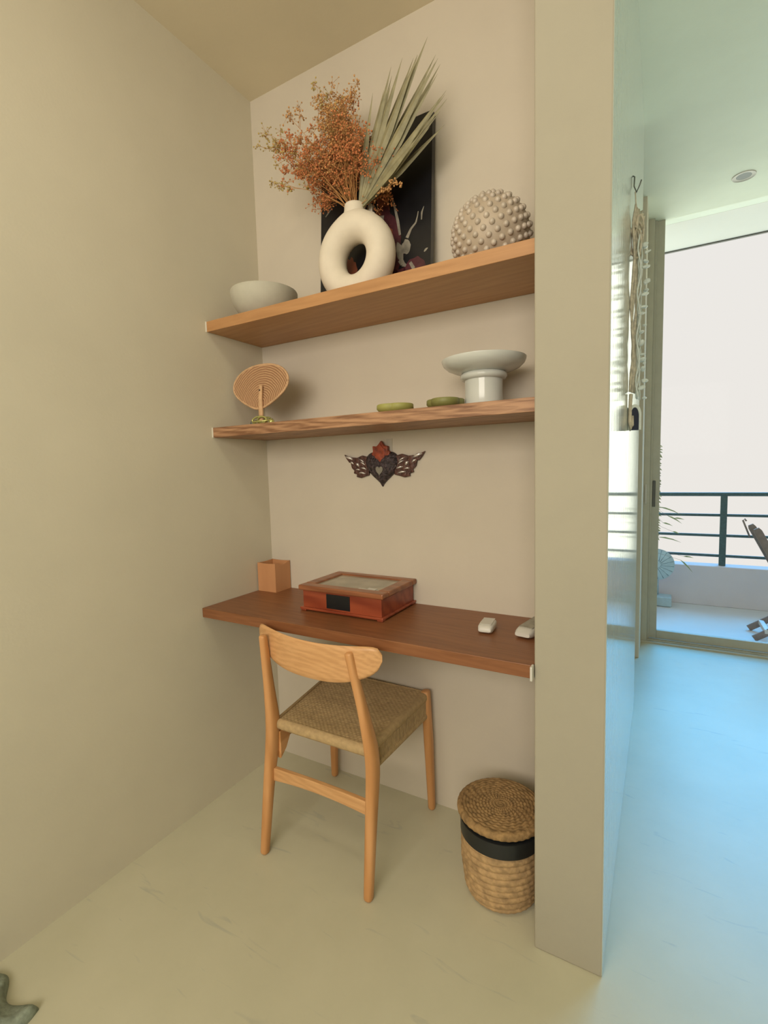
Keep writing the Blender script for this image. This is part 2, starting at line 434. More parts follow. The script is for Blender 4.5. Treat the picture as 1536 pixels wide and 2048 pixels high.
def wrap(p0, p1, z0, z1, depth, out, slots=False):
    """cord wrapped rail between two corners; cords stand upright side by side"""
    p0 = Vector((*p0, 0)); p1 = Vector((*p1, 0)); L = (p1-p0).length; d = (p1-p0)/L; nrm = Vector(out)
    mb = MB()
    ncord = int(L/.0042)
    def rail(za0, zb0, za1, zb1):
        # rounded band with fine cord ridges
        prof = [(0, -.5), (.7, -.42), (1, -.2), (1, .2), (.7, .42), (0, .5)]
        vs = []; fs = []; n = ncord*4
        for i in range(n+1):
            t = i/n; c = p0.lerp(p1, t); a = za0+(za1-za0)*t; b = zb0+(zb1-zb0)*t
            rd = .0006*abs(sin(pi*t*ncord))
            for q, h in prof: vs.append(c+nrm*(q*(depth)+rd*(q > 0))+Vector((0, 0, (a+b)/2+h*(b-a))))
        k = len(prof)
        for i in range(n):
            for j in range(k):
                fs.append((i*k+j, i*k+(j+1) % k, (i+1)*k+(j+1) % k, (i+1)*k+j))
        fs.append(tuple(range(k))); fs.append(tuple(n*k+j for j in range(k)))
        mb.add(vs, fs)
    if not slots:
        rail(z0[0], z1[0], z0[1], z1[1])
    else:
        h0, h1 = z1[0]-z0[0], z1[1]-z0[1]
        rail(z0[0], z0[0]+h0*.24, z0[1], z0[1]+h1*.24)
        rail(z0[0]+h0*.66, z1[0], z0[1]+h1*.66, z1[1])
        i = 0
        while i < ncord:
            t = (i+.5)/ncord; c = p0.lerp(p1, t)+nrm*(depth*.72); zz = z0[0]+(z0[1]-z0[0])*t; zt = z1[0]+(z1[1]-z1[0])*t
            mb.tube([c+Vector((0, 0, zz+.1*(zt-zz))), c+Vector((0, 0, zt-.2*(zt-zz)))], .0021, 6)
            i += 2
    return mb.build('woven_edge', M_cord, ch, smooth=True, autos=60)
wrap((.385, -.410), (.724, -.410), (.402, .402), (.436, .436), .015, (0, -1, 0))
wrap((.724, -.404), (.732, -.050), (.350, .346), (.437, .444), .016, (1, 0, 0), True)
wrap((.382, -.404), (.336, -.050), (.350, .346), (.437, .444), .016, (-1, 0, 0), True)
wrap((.345, -.040), (.722, -.040), (.398, .398), (.444, .444), .014, (0, 1, 0))
def stretcher(x0, y0, x1, y1, zt, zb, arch, th):
    pts = []; n = 16; mb = MB(); vs = []; fs = []
    for i in range(n+1):
        t = i/n; x = x0+(x1-x0)*t; y = y0+(y1-y0)*t; a = 1-(2*t-1)**2
        top = zt+arch*.35*a-arch*.35; bt = zb+arch*a
        for dy, dz in ((-th, bt), (th, bt), (th, top), (-th, top)): vs.append((x, y+dy, dz))
    for i in range(n):
        for j in range(4): fs.append((i*4+j, i*4+(j+1) % 4, (i+1)*4+(j+1) % 4, (i+1)*4+j))
    fs += [(0, 1, 2, 3), tuple(n*4+j for j in range(4))]
    return mb.add(vs, fs).build('stretcher', M_cx, ch, bevel=.0025)
stretcher(.362, -.434, .743, -.430, .282, .234, .012, .008)
stretcher(.330, -.040, .740, -.038, .362, .328, .006, .008)
for s, xr, xf in ((1, .742, .739), (-1, .368, .328)):
    # seat rails under the weave with flared brackets at the rear legs
    mb = MB(); ax = xr-.012*s; bx = xf-.026*s
    mb.prism([(0, .392), (.37, .40), (.37, .376), (.06, .372), (.05, .352), (.03, .322), (0, .30)], (ax-.007, -.415, 0), ((bx-ax)/.37, 1, 0), (0, 0, 1), .014)
    mb.build('side_rail', M_cy, ch, bevel=.002)

# ------------------------------------------------------------------ things on the desk
# hinged display box
bx = thing('wooden_box', (.52, -.115, DT), 'reddish brown wooden box with a glass lid on the desk', 'box')
X0, X1, Y0, Y1 = .362, .682, -.238, -.008
MB().box(X0, X1, Y0, Y1, DT+.012, DT+.074).build('box_body', M_red, bx, bevel=.0015)
MB().box(X0-.009, X1+.009, Y0-.009, Y1+.005, DT+.005, DT+.013).build('plinth', M_red, bx, bevel=.002)
lid = MB(); a = .012; fwid = .042; zl0, zl1 = DT+.074, DT+.092
lid.box(X0-a, X1+a, Y0-a, Y0-a+fwid, zl0, zl1).box(X0-a, X1+a, Y1+.006-fwid*.8, Y1+.006, zl0, zl1)
lid.box(X0-a, X0-a+fwid, Y0-a+fwid, Y1+.006-fwid*.8, zl0, zl1).box(X1+a-fwid, X1+a, Y0-a+fwid, Y1+.006-fwid*.8, zl0, zl1)
lidp = lid.build('lid', M_lid, bx, bevel=.004)
Mtea = simple('lid_pane', (.36, .32, .24), .12, .18, 14, detail=1)
pane = MB().box(X0-a+fwid, X1+a-fwid, Y0-a+fwid, Y1+.006-fwid*.8, zl0+.004, zl1-.006).build('glass_pane', Mtea, lidp); pane['label'] = 'grey glass pane'
MB().box(X1-.115, X1-.05, Y0+.034, Y0+.05, zl1-.006, zl1-.0045).box(X1-.085, X1-.052, Y0+.05, Y0+.066, zl1-.006, zl1-.005).build('paper_label', M_whitepl, lidp)
pl = [(-.046, 0), (.046, 0), (.046, .052), (-.046, .052), (-.046, .008)]
MB().box(.464, .560, Y0-.0025, Y0+.001, DT+.018, DT+.068).build('label_plate', M_black, bx, bevel=.001)
for fx in (X0+.004, X1-.004):
    for fy in (Y0+.004, Y1-.008):
        MB().box(fx-.011, fx+.011, fy-.011, fy+.010, DT, DT+.006).build('foot', M_red, bx, bevel=.002)
# pencil cup
pc = thing('pencil_cup', (.055, -.045, DT), 'square tan leather cup in the corner of the desk', 'cup')
c0, c1 = .006, .102
ca, cb = -.095, -.004
vs = []; fs = []
def cup():
    mb = MB(); n = 8; H = .118
    cor = [(c0, ca), (c1, ca), (c1, cb), (c0, cb)]
    outer = []; 
    for k in range(4):
        p, q = Vector(cor[k]), Vector(cor[(k+1) % 4])
        for i in range(n):
            t = i/n; x = p.lerp(q, t)
            dip = .010*sin(pi*t)**2 if k in (1,) else (.002*sin(pi*t))
            outer.append((x, DT+H-dip))
    cx, cy = (c0+c1)/2, (ca+cb)/2; m_ = len(outer); vs = []
    for x, z in outer: vs.append((x.x, x.y, DT))
    for x, z in outer: vs.append((x.x, x.y, z))
    for x, z in outer: vs.append((cx+(x.x-cx)*.90, cy+(x.y-cy)*.90, z))
    for x, z in outer: vs.append((cx+(x.x-cx)*.90, cy+(x.y-cy)*.90, DT+.004))
    fs = [tuple(range(m_))]+[tuple(3*m_+i for i in range(m_))]
    for b in range(3):
        for i in range(m_): fs.append((b*m_+i, b*m_+(i+1) % m_, (b+1)*m_+(i+1) % m_, (b+1)*m_+i))
    return mb.add(vs, fs)
cup().build('cup_body', M_leather, pc)
# remotes
def remote(cx, cy, ang, L, w, h, label, dark):
    e = thing('remote_control', (cx, cy, DT), label, 'remote control'); e.rotation_euler.z = 0
    R = Matrix.Rotation(ang, 3, 'Z'); mb = MB(); n = 14; k = 12; vs = []; fs = []
    for i in range(n+1):
        t = i/n; yy = (t-.5)*L; s = (1-abs(2*t-1)**7)**.5 if 0 < t < 1 else .45
        wz = .5*w*(.90+.10*sin(pi*t))*(s*.25+.75); hh = h*(.80+.2*s)*(1-.0*t)
        for j in range(k):
            a = 2*pi*(j+.5)/k; ca_, sa_ = cos(a), sin(a)
            px = math.copysign(abs(ca_)**.45, ca_)*wz; pz = hh/2+math.copysign(abs(sa_)**.6, sa_)*hh/2*s
            vs.append(R @ Vector((px, yy, pz))+Vector((cx, cy, DT)))
    for i in range(n):
        for j in range(k): fs.append((i*k+j, i*k+(j+1) % k, (i+1)*k+(j+1) % k, (i+1)*k+j))
    fs += [tuple(range(k)), tuple(n*k+j for j in range(k))]
    mb.add(vs, fs).build('casing', M_whitepl, e, smooth=True, autos=50)
    f = MB(); q = [R @ Vector(p)+Vector((cx, cy, DT+h-.0006)) for p in ((-w*.36, -L*.34, 0), (w*.36, -L*.34, 0), (w*.36, L*.40, 0), (-w*.36, L*.40, 0))]
    f.add(q+[p+Vector((0, 0, .0012)) for p in q], [(0, 1, 2, 3), (4, 5, 6, 7), (0, 1, 5, 4), (1, 2, 6, 5), (2, 3, 7, 6), (3, 0, 4, 7)])
    f.build('keypad', dark, e)
    return e
remote(1.010, -.172, radians(6), .085, .047, .026, 'white remote control lying alone in the middle of the desk right side', M_whitepl)
remote(1.135, -.135, radians(-10), .150, .056, .028, 'white remote control with grey keypad against the right wall of the niche', M_grey)

# ------------------------------------------------------------------ top shelf
bl = MB()
prof = [(.0, 0), (.055, 0), (.062, .004), (.093, .028), (.113, .060), (.121, .088), (.122, .103), (.120, .107), (.117, .104), (.112, .086), (.100, .056), (.075, .028), (.04, .012), (0, .010)]
bl.lathe(prof, (.165, -.150, S1), 64)
tag(bl.build('bowl', M_bowl, smooth=True, autos=50), 'grey stoneware bowl at the left end of the top shelf', 'bowl')

def donut_vase(cx, cy):
    e = thing('vase', (cx, cy, S1), 'white ring shaped ceramic vase holding the dried flowers', 'vase')
    Rm, rm, zc = .094, .046, S1+.134
    n, k = 72, 28; vs = []; fs = []
    for i in range(n):
        a = 2*pi*i/n; ux, uz = cos(a), sin(a)
        for j in range(k):
            b = 2*pi*j/k
            r = Rm+rm*cos(b); y = rm*1.10*sin(b)
            x = ux*r; z = uz*r*1.03
            # shoulders rise towards the neck
            if uz > 0:
                g = math.exp(-(x/.042)**2); z += g*.010*max(0, cos(b))
            z = max(z, -.134)
            vs.append((cx+x, cy+y, zc+z))
    for i in range(n):
        for j in range(k): fs.append((i*k+j, i*k+(j+1) % k, ((i+1) % n)*k+(j+1) % k, ((i+1) % n)*k+j))
    MB().add(vs, fs).build('vase_body', M_cer, e, smooth=True, autos=50)
    zt = zc+.138
    nk = MB().lathe([(.038, -.024), (.039, -.010), (.037, .004), (.0345, .018), (.0335, .030), (.0325, .035), (.030, .036), (.0285, .033), (.028, .0)], (cx, cy, zt-.006), 40)
    nk.build('neck', M_cer, e, smooth=True, autos=60)
    return e, Vector((cx, cy, zt+.030))
VC = (.572, -.150)
vase, NECK = donut_vase(*VC)

# canvas behind
M_cv = simple('black_paint', (.006, .006, .008), .35, .3, 18)
M_mar = simple('maroon_paint', (.060, .011, .016), .45, .6, 22)
M_rust = simple('rust_paint', (.20, .055, .025), .45, .5, 25)
M_gp = simple('grey_paint', (.22, .20, .16), .45, .45, 30)
M_edge = simple('canvas_edge', (.02, .017, .018), .6, .2)
cv = MB(); cx0, cx1, cb_, ct_ = .362, .800, S1, 2.372
yb_, yt_ = -.075, -.030       # leans back on the wall
UX = Vector((1, 0, 0)); VZ = (Vector((0, yt_, ct_))-Vector((0, yb_, cb_))); HV = VZ.length; VZ = VZ/HV
NN = UX.cross(VZ)
cv.prism([(0, 0), (.438, 0), (.438, HV), (0, HV)], Vector((cx0, yb_, cb_))-NN*0, UX, VZ, -.022 if NN.y < 0 else .022, 0)
def patch(pts, mi, lift=.0004):
    q = []
    for u, v in pts: q.append(Vector((cx0, yb_, cb_))+UX*u+VZ*v+NN*(lift if NN.y < 0 else -lift))
    cv.add(q, [tuple(range(len(q)))], mi)
def stroke(pts, w, mi, lift=.0008):
    for i in range(len(pts)-1):
        a, b = Vector(pts[i]), Vector(pts[i+1]); d = (b-a).normalized(); n = Vector((-d.y, d.x))
        w0, w1 = (w[i], w[i+1]) if isinstance(w, list) else (w, w)
        patch([a-n*w0, b-n*w1, b+n*w1, a+n*w0], mi, lift+i*.00002)
rs = random.Random(3)
def blob(cx_, cy_, rx, ry, mi, lift, n=22, jag=.18, rot=0):
    P = []
    for i in range(n):
        a = 2*pi*i/n; k = 1+rs.uniform(-jag, jag); x, y = rx*k*cos(a), ry*k*sin(a)
        P.append((cx_+x*cos(rot)-y*sin(rot), cy_+x*sin(rot)+y*cos(rot)))
    patch(P, mi, lift)
blob(.285, .20, .050, .10, 1, .0003, rot=.2); blob(.31, .06, .075, .045, 1, .0003); blob(.385, .07, .045, .055, 1, .0003)
blob(.26, .28, .025, .05, 2, .0005, rot=.3); blob(.28, .22, .02, .04, 2, .0005); blob(.13, .14, .026, .05, 2, .0005)
blob(.275, .17, .014, .03, 3, .0006)
stroke([(.238, .22), (.243, .26), (.25, .30)], [.012, .016, .015], 3, .0007)
stroke([(.326, .216), (.318, .26), (.306, .31), (.298, .339)], [.004, .005, .004, .003], 3)
stroke([(.352, .200), (.366, .225), (.384, .241), (.390, .262), (.392, .275)], [.006, .004, .003, .002, .001], 3)
stroke([(.404, .245), (.405, .268), (.412, .285)], [.002, .003, .001], 3)
blob(.326, .160, .012, .034, 3, .0010, rot=.25, jag=.1); blob(.350, .172, .016, .024, 3, .0010, rot=.1, jag=.1)
stroke([(.328, .135), (.338, .118), (.350, .110)], [.009, .008, .004], 3, .0012)
stroke([(.365, .118), (.378, .095), (.380, .08)], [.005, .006, .004], 3, .0012)
stroke([(.415, .140), (.421, .146), (.428, .149)], [.002, .004, .001], 3)
stroke([(.205, .29), (.209, .32), (.212, .345)], [.014, .015, .013], 3, .0009)
blob(.262, .34, .022, .040, 2, .0005, rot=.2); blob(.272, .285, .016, .045, 1, .0007, rot=.1)
stroke([(.02, .36), (.035, .373), (.05, .385)], [.002, .003, .001], 3)
tag(cv.build('canvas_painting', [M_cv, M_mar, M_rust, M_gp], bevel=.0), 'dark abstract canvas leaning on the wall behind the vase', 'painting')

# studded urn
def nubby(c, R):
    mb = MB(); zc = c[2]; prof = []
    for j in range(25):
        a = -pi/2*.86+(pi/2*.86+pi/2*.90)*j/24
        prof.append((R*cos(a), R*sin(a)))
    prof = [(prof[0][0]*.97, prof[0][1])]+prof
    prof += [(.024, .985*R), (.020, .99*R), (.016, .97*R), (.0, .96*R)]
    mb.lathe(prof, c, 64)
    n = 250; g = pi*(3-sqrt(5))
    for i in range(n):
        z = 1-2*(i+.5)/n
        if z < -.82 or z > .955: continue
        r = sqrt(1-z*z); a = i*g; d = Vector((r*cos(a), r*sin(a), z))
        mb.ball(Vector(c)+d*R*1.0, .0082, 1, 10, 6)
    return mb
M_urn = simple('urn_glaze', (.44, .36, .27), .5, .1); M_nub = simple('urn_stud_glaze', (.50, .43, .35), .3, .12, 40)
tag(nubby((1.025, -.155, S1+.087), .106).build('studded_vase', [M_urn, M_nub], smooth=True, autos=60), 'round beige pot covered in small raised studs on the top shelf', 'pot')

# ------------------------------------------------------------------ dried flowers and palm
M_stem = simple('dried_stem', (.50, .25, .085), .8, .2, 50)
M_fl_r = simple('rust_floret', (.56, .20, .075), .8, .3, 90)
M_fl_o = simple('tan_floret', (.54, .29, .11), .8, .3, 90)
M_fl_y = simple('ochre_floret', (.48, .36, .12), .8, .25, 90)
NK = NECK
def to_vec(u, z, y): return Vector((u, y, z))
def sprig(tip, label, group, fm, size=.035, nb=7, nf=7, seed=0, start=None):
    r = random.Random(seed)
    base = NK+Vector((r.uniform(-.016, .016), r.uniform(-.014, .014), -.03)) if start is None else start
    tip = Vector(tip); d = tip-base; L = d.length
    mid = base.lerp(tip, .45)+Vector((-(tip.x-base.x)*.12, 0, abs(tip.x-base.x)*.10))+Vector((r.uniform(-.008, .008),)*3)
    path = bez(base, mid, tip, 12)
    nf += 4
    e = thing('dried_flower_sprig', tuple(base), label, 'dried flower', group)
    sm = MB().tube(path, [.0013-.0007*i/12 for i in range(13)], 5)
    fl = MB()
    def cluster(p, s, k):
        for _ in range(k):
            q = p+Vector((r.gauss(0, s), r.gauss(0, s), r.gauss(0, s)))
            sm.tube([p, q], .0004, 3, caps=False)
            fl.ball(q, r.uniform(.0019, .0036), 0, 5, 3, sc=(1, 1, r.uniform(.7, 1.3)))
    for b_ in range(nb):
        t = .61+.39*(b_+r.random())/nb; i = min(11, int(t*12)); p = path[i].lerp(path[i+1], t*12-i)
        q = p+d.normalized()*size*r.uniform(.2, 1.0)+Vector((r.gauss(0, 1), r.gauss(0, .6), r.gauss(0, .8)))*size*.75
        sm.tube([p, p.lerp(q, .5)+Vector((r.gauss(0, .003), 0, .003)), q], [.0007, .0006, .0005], 4, caps=False)
        cluster(q, size*.26, nf)
    cluster(tip, size*.28, nf+2)
    sm.build('stem', M_stem, e, smooth=True); f_ = fl.build('flower_cluster', fm, e, smooth=True); f_['kind'] = 'stuff'
    return e
rr = random.Random(11)
G_r = 'rust coloured dried sprigs in the middle of the vase bunch'
for i in range(34):
    ang = rr.uniform(-1, 1)
    x = NK.x-.035+ang*.125+rr.uniform(-.02, .02); z = NK.z+.235-.40*(ang*.5+.05)**2*1.3+rr.uniform(-.105, .03)
    sprig((x, rr.uniform(-.235, -.085), z), 'rust coloured dried flower sprig in the dense middle of the vase bunch', G_r, M_fl_r if rr.random() < .75 else M_fl_o, .042, 9, 8, i)
G_t = 'tan dried sprigs along the top of the vase bunch'
for i in range(12):
    x = .36+.24*rr.random(); z = 2.36+rr.uniform(-.01, .075)-.25*abs(x-.49)
    sprig((x, rr.uniform(-.22, -.10), z), 'tan dried flower sprig among the upper edge of the vase bunch', G_t, M_fl_o, .040, 8, 7, 100+i)
sprig((.502, -.17, 2.445), 'tallest ochre dried flower sprig above the vase bunch', None, M_fl_y, .034, 11, 9, 201)
sprig((.235, -.18, 2.415), 'thin tan sprig reaching furthest left and high out of the vase', None, M_fl_y, .034, 8, 8, 202)
sprig((.235, -.17, 2.37), 'thin pale sprig just below the furthest left one', None, M_fl_y, .034, 7, 6, 207)
sprig((.300, -.17, 2.350), 'rust red sprig pointing left out of the vase bunch', None, M_fl_r, .036, 12, 11, 203)
sprig((.335, -.17, 2.315), 'rust red sprig low on the left of the vase bunch', None, M_fl_r, .036, 12, 11, 208)
sprig((.275, -.17, 2.232), 'thin tan sprig drooping low on the left of the vase', None, M_fl_y, .026, 5, 7, 204)
sprig((.325, -.19, 2.262), 'small crimson sprig above the drooping one on the left', None, M_fl_r, .026, 7, 9, 205)
sprig((.735, -.17, 2.105), 'small orange sprig sticking out right beside the vase neck', None, M_fl_o, .016, 7, 8, 206)

# palm frond
M_palm = simple('dried_palm', (.26, .235, .13), .6, .22, 40)
def palm():
    tips = [(.655, 2.235), (.640, 2.285), (.650, 2.325), (.662, 2.36), (.672, 2.375), (.690, 2.40), (.700, 2.425), (.718, 2.43), (.738, 2.42),
            (.775, 2.43), (.792, 2.45), (.803, 2.462), (.812, 2.44), (.828, 2.41), (.856, 2.452), (.862, 2.43), (.872, 2.408), (.880, 2.395), (.886, 2.363), (.884, 2.345), (.893, 2.322),
            (.895, 2.300), (.905, 2.282), (.902, 2.262), (.890, 2.245), (.888, 2.232), (.875, 2.215), (.862, 2.205), (.850, 2.193)]
    base = Vector((NK.x+.012, -.150, NK.z-.025)); mb = MB()
    fused = base+Vector((.045, -.010, .085))
    n = len(tips)
    for i, (x, z) in enumerate(tips):
        y = -.165+.035*sin(i*1.3)-.03*(i/n-.5)
        tip = Vector((x, y, z)); d = tip-base; L = d.length; ax = d.normalized()
        side = ax.cross(Vector((0, 1, 0))).normalized()
        w = L*.033
        P0 = base+Vector((0, 0, .0))
        rows = []
        for k, (t, wf) in enumerate([(0, .10), (.15, .36), (.35, .80), (.55, 1.05), (.70, .72), (.86, .32), (1, .02)]):
            c = P0+d*t+Vector((0, -.006*sin(pi*t), -.006*sin(pi*t)))
            s = side*w*wf
            rows.append([c-s+Vector((0, .003*wf, 0)), c+Vector((0, -.003*wf, 0)), c+s+Vector((0, .003*wf, 0)), c+Vector((0, -.0018*wf, 0))])
        vs = [p for r_ in rows for p in r_]; fs = []
        for k in range(len(rows)-1):
            for j in range(4): fs.append((k*4+j, k*4+(j+1) % 4, (k+1)*4+(j+1) % 4, (k+1)*4+j))
        fs += [(0, 1, 2, 3), tuple(len(vs)-4+j for j in range(4))]
        mb.add(vs, fs)
    mb.tube([base+Vector((0, 0, -.04)), base, base+Vector((.02, 0, .06))], .004, 8)
    return mb
tag(palm().build('palm_frond', M_palm), 'pale green dried fan palm frond leaning right out of the vase', 'palm leaf')
# white chip of shell beside the neck
cs = MB().prism([(0, -.045), (.016, -.045), (.024, -.034), (.020, -.022), (.012, -.018), (.011, .006), (.004, .012), (-.003, .008)], (NK.x+.034, -.112, NK.z), (1, 0, 0), (0, 0, 1), .006)
tag(cs.build('shell_chip', M_cer, bevel=.0015), 'small jagged white chip sticking up right behind the vase neck', 'shell')

# ------------------------------------------------------------------ middle shelf
# woven hand fan on glass stand
def hand_fan():
    e = thing('woven_hand_fan', (.175, -.20, S2), 'woven straw paddle fan propped upright at the left of the middle shelf', 'hand fan')
    cx, cy, cz = .168, -.198, S2+.150
    def out(a):
        # rounded triangle, wide at the top
        c_, s_ = cos(a), sin(a)
        rx = .134; rz = .088
        x = rx*math.copysign(abs(c_)**.92, c_); z = rz*math.copysign(abs(s_)**.95, s_)
        if s_ < 0: x *= (1-.50*abs(s_)**1.7)
        else: z *= .82
        return x, z
    Mr = simple('straw_weave', (.50, .29, .155), .8, .2, 30)
    t = Mr.node_tree; b = t.nodes['Principled BSDF']
    wv = N(t, 'ShaderNodeTexWave', Scale=38, Distortion=2.0, Detail=2); wv.wave_type = 'RINGS'; wv.rings_direction = 'Y'
    cc = N(t, 'ShaderNodeTexCoord'); mp = N(t, 'ShaderNodeMapping'); mp.inputs['Location'].default_value = (.0, 0, -.08); t.links.new(cc.outputs['Object'], mp.inputs[0])
    t.links.new(mp.outputs[0], wv.inputs['Vector']); bump(t, b, wv.outputs['Fac'], .8, .004)
    t.links.new(ramp(t, wv.outputs['Fac'], [(.2, (.36, .18, .09)), (.6, (.56, .34, .18))]), b.inputs['Base Color'])
    n = 64; vs = []; fs = []; tilt = .12
    def P(x, z, y): return Vector((cx+x, cy+y+tilt*z, cz+z))
    rings = [0, .3, .6, .85, 1.0]
    for side in (-1, 1):
        for rg in rings:
            for i in range(n):
                x, z = out(2*pi*i/n); vs.append(P(x*rg, z*rg, side*(.0025)+.004*(1-rg*rg)))
    K = len(rings)*n
    for sd in (0, 1):
        for k in range(len(rings)-1):
            for i in range(n):
                a = sd*K+k*n+i; b2 = sd*K+k*n+(i+1) % n; fs.append((a, b2, b2+n, a+n) if k or 1 else 0)
    for i in range(n):
        a = (len(rings)-1)*n+i; b2 = (len(rings)-1)*n+(i+1) % n; fs.append((a, b2, K+b2, K+a))
    MB().add(vs, fs).build('blade', Mr, e, smooth=True, autos=60)
    rim = [P(*out(2*pi*i/n), 0) for i in range(n)]; rim.append(rim[0])
    MB().tube(rim, .0042, 8).build('rim', M_jute_rim, e, smooth=True)
    MB().tube([P(.010, -.005, -.006), P(.011, -.05, -.007), P(.014, -.09, -.006), P(.016, -.135, -.002)], [(.004, .008), (.006, .009), (.006, .010), (.006, .0095)], 10, sq=.8, upv=(0, 1, 0)).build('handle', M_jute_rim, e, smooth=True, autos=50)
    MB().lathe([(0, -.001), (.0028, -.001), (.0028, .001), (0, .001)], P(.010, -.022, -.0125), 12, M=Matrix.Rotation(pi/2, 3, 'X')).build('pin', M_black, e)
    return e
M_jute_rim = simple('straw_binding', (.56, .35, .19), .7, .15, 50)
hand_fan()
Mgg, t, b = new_mat('green_gold_glass'); b.inputs['Base Color'].default_value = (.50, .50, .18, 1); b.inputs['Roughness'].default_value = .15; b.inputs['Metallic'].default_value = .5
st = thing('fan_stand', (.185, -.2, S2), 'small greenish gold wire stand holding the woven fan', 'stand')
def ring(cx, cy, cz, rx, rz, r, tl, n=28):
    return [(cx+rx*cos(2*pi*i/n), cy+tl*sin(2*pi*i/n), cz+rz*sin(2*pi*i/n)) for i in range(n+1)]
for i, (ox, oy, rx, rz, tl) in enumerate([(0, -.022, .034, .014, .004), (-.004, .010, .030, .014, .01), (.0, -.006, .042, .006, .028), (.012, -.018, .022, .012, -.004)]):
    MB().tube(ring(.183+ox, -.205+oy, S2+.018, rx, rz, .003, tl), .0032, 8).build('loop', Mgg, st, smooth=True)
MB().ball((.140, -.215, S2+.011), .0105, 0, 12, 8).build('ball_foot', M_steel, st, smooth=True)
MB().ball((.226, -.21, S2+.011), .0105, 0, 12, 8).build('ball_foot', Mgg, st, smooth=True)

def trefoil(name, cx, cy, R, H, mat, label, rot):
    n = 72; 
    def rad(a): return R*(.80+.20*abs(cos(1.5*(a+rot)))**.8)
    mb = MB(); prof = [(.0, .0), (.62, 0), (.86, .004), (1.0, .5*H), (.99, H-.002), (.96, H), (.92, H-.002), (.88, .45*H), (.60, .006), (0, .005)]
    vs = []; fs = []
    for q, z in prof:
        for i in range(n):
            a = 2*pi*i/n; k = rad(a)*q; vs.append((cx+k*cos(a), cy+k*sin(a), S2+z))
    for j in range(len(prof)-1):
        for i in range(n): fs.append((j*n+i, j*n+(i+1) % n, (j+1)*n+(i+1) % n, (j+1)*n+i))
    tag(mb.add(vs, fs).build(name, mat, smooth=True, autos=60), label, 'dish')
trefoil('clover_dish', .735, -.205, .060, .026, M_green, 'yellow green clover shaped dish nearer the middle of the shelf', .35)
trefoil('clover_dish', .900, -.205, .058, .027, M_olive, 'darker green clover shaped dish beside the white pedestal bowl', 1.2)

ps = thing('pedestal_bowl', (.998, -.150, S2), 'white porcelain bowl on a thick round foot at the right of the middle shelf', 'bowl')
cpt = (.998, -.150, S2)
MB().lathe([(0, 0), (.054, 0), (.055, .003), (.054, .05), (.0545, .086)], cpt, 64).build('foot', M_porc, ps, smooth=True, autos=50)
MB().lathe([(.050, .078), (.062, .080), (.067, .086), (.067, .093), (.062, .099), (.050, .101)], cpt, 64).build('collar', M_porc, ps, smooth=True, autos=60)
MB().lathe([(.0, .098), (.060, .099), (.082, .103), (.104, .112), (.116, .123), (.1205, .133), (.121, .137), (.118, .138), (.110, .128), (.095, .117), (.06, .108), (0, .106)], cpt, 80).build('dish', M_porc, ps, smooth=True, autos=60)

# ------------------------------------------------------------------ winged heart on the wall
hw = thing('winged_heart_ornament', (.566, 0, 1.25), 'dark tin winged heart with red flame hanging on the wall', 'wall ornament')
M_hd = simple('hammered_dark_tin', (.055, .040, .042), .45, .7, 90, metal=.3, bmp=1.0)
M_hb = simple('brown_tin', (.085, .035, .025), .45, .5, 70, metal=.2, bmp=.6)
M_hr = simple('red_enamel', (.26, .045, .015), .5, .5, 50, bmp=.4)
M_hs = simple('silver_tin', (.75, .72, .68), .25, .2, 60, metal=.6)
M_hg = simple('grey_pewter', (.22, .20, .16), .5, .15)
def heart_outline(w, h, n=48):
    P = []
    for i in range(n):
        a = 2*pi*i/n; x = 16*sin(a)**3; y = 13*cos(a)-5*cos(2*a)-2*cos(3*a)-cos(4*a)
        yy_ = (y+2.5)/14.5*h; P.append((x/16*w*(1+.40*max(0, -yy_/h)), yy_*(.92 if yy_ < 0 else 1)))
    return P
hc = Vector((.566, 0, 1.236))
def dome(name, outline, c, y0, y1, mat, rings=6):
    mb = MB(); vs = []; fs = []; n = len(outline)
    for k in range(rings+1):
        q = 1-k/rings; yy = y0+(y1-y0)*sqrt(max(0, 1-q*q))
        for u, v in outline: vs.append((c[0]+u*q, yy, c[2]+v*q))
    for u, v in outline: vs.append((c[0]+u, 0, c[2]+v))
    for k in range(rings):
        for i in range(n): fs.append((k*n+i, k*n+(i+1) % n, (k+1)*n+(i+1) % n, (k+1)*n+i))
    b0 = (rings+1)*n
    for i in range(n): fs.append((b0+i, b0+(i+1) % n, (i+1) % n, i))
    fs.append(tuple(b0+i for i in range(n)))
    return mb.add(vs, fs).build(name, mat, hw, smooth=True, autos=70)
dome('heart', heart_outline(.069, .066), hc, -.010, -.030, M_hd)
sh = MB(); sh.prism(heart_outline(.015, .017, 24), (.568, -.0300, 1.232), (1, 0, 0), (0, 0, 1), .004)
sh.build('small_heart', M_hg, hw, bevel=.001)
cr = [(-.030, 0), (-.036, .012), (-.030, .016), (-.032, .036), (-.018, .033), (-.010, .040), (.000, .052), (.010, .036), (.024, .034), (.024, .020), (.032, .016), (.026, .0), (.006, -.018)]
MB().prism(cr, (.570, -.006, 1.283), (1.15, 0, 0), (0, 0, 1.15), .016).build('flame', M_hr, hw, bevel=.004)
MB().prism([(-.018, 0), (-.018, .026), (-.008, .030), (0, .042), (.009, .028), (.016, .024), (.014, 0), (0, -.016)], (.568, -.020, 1.282), (1.3, 0, 0), (0, 0, 1.2), .005).build('flame', M_hr, hw, bevel=.002)
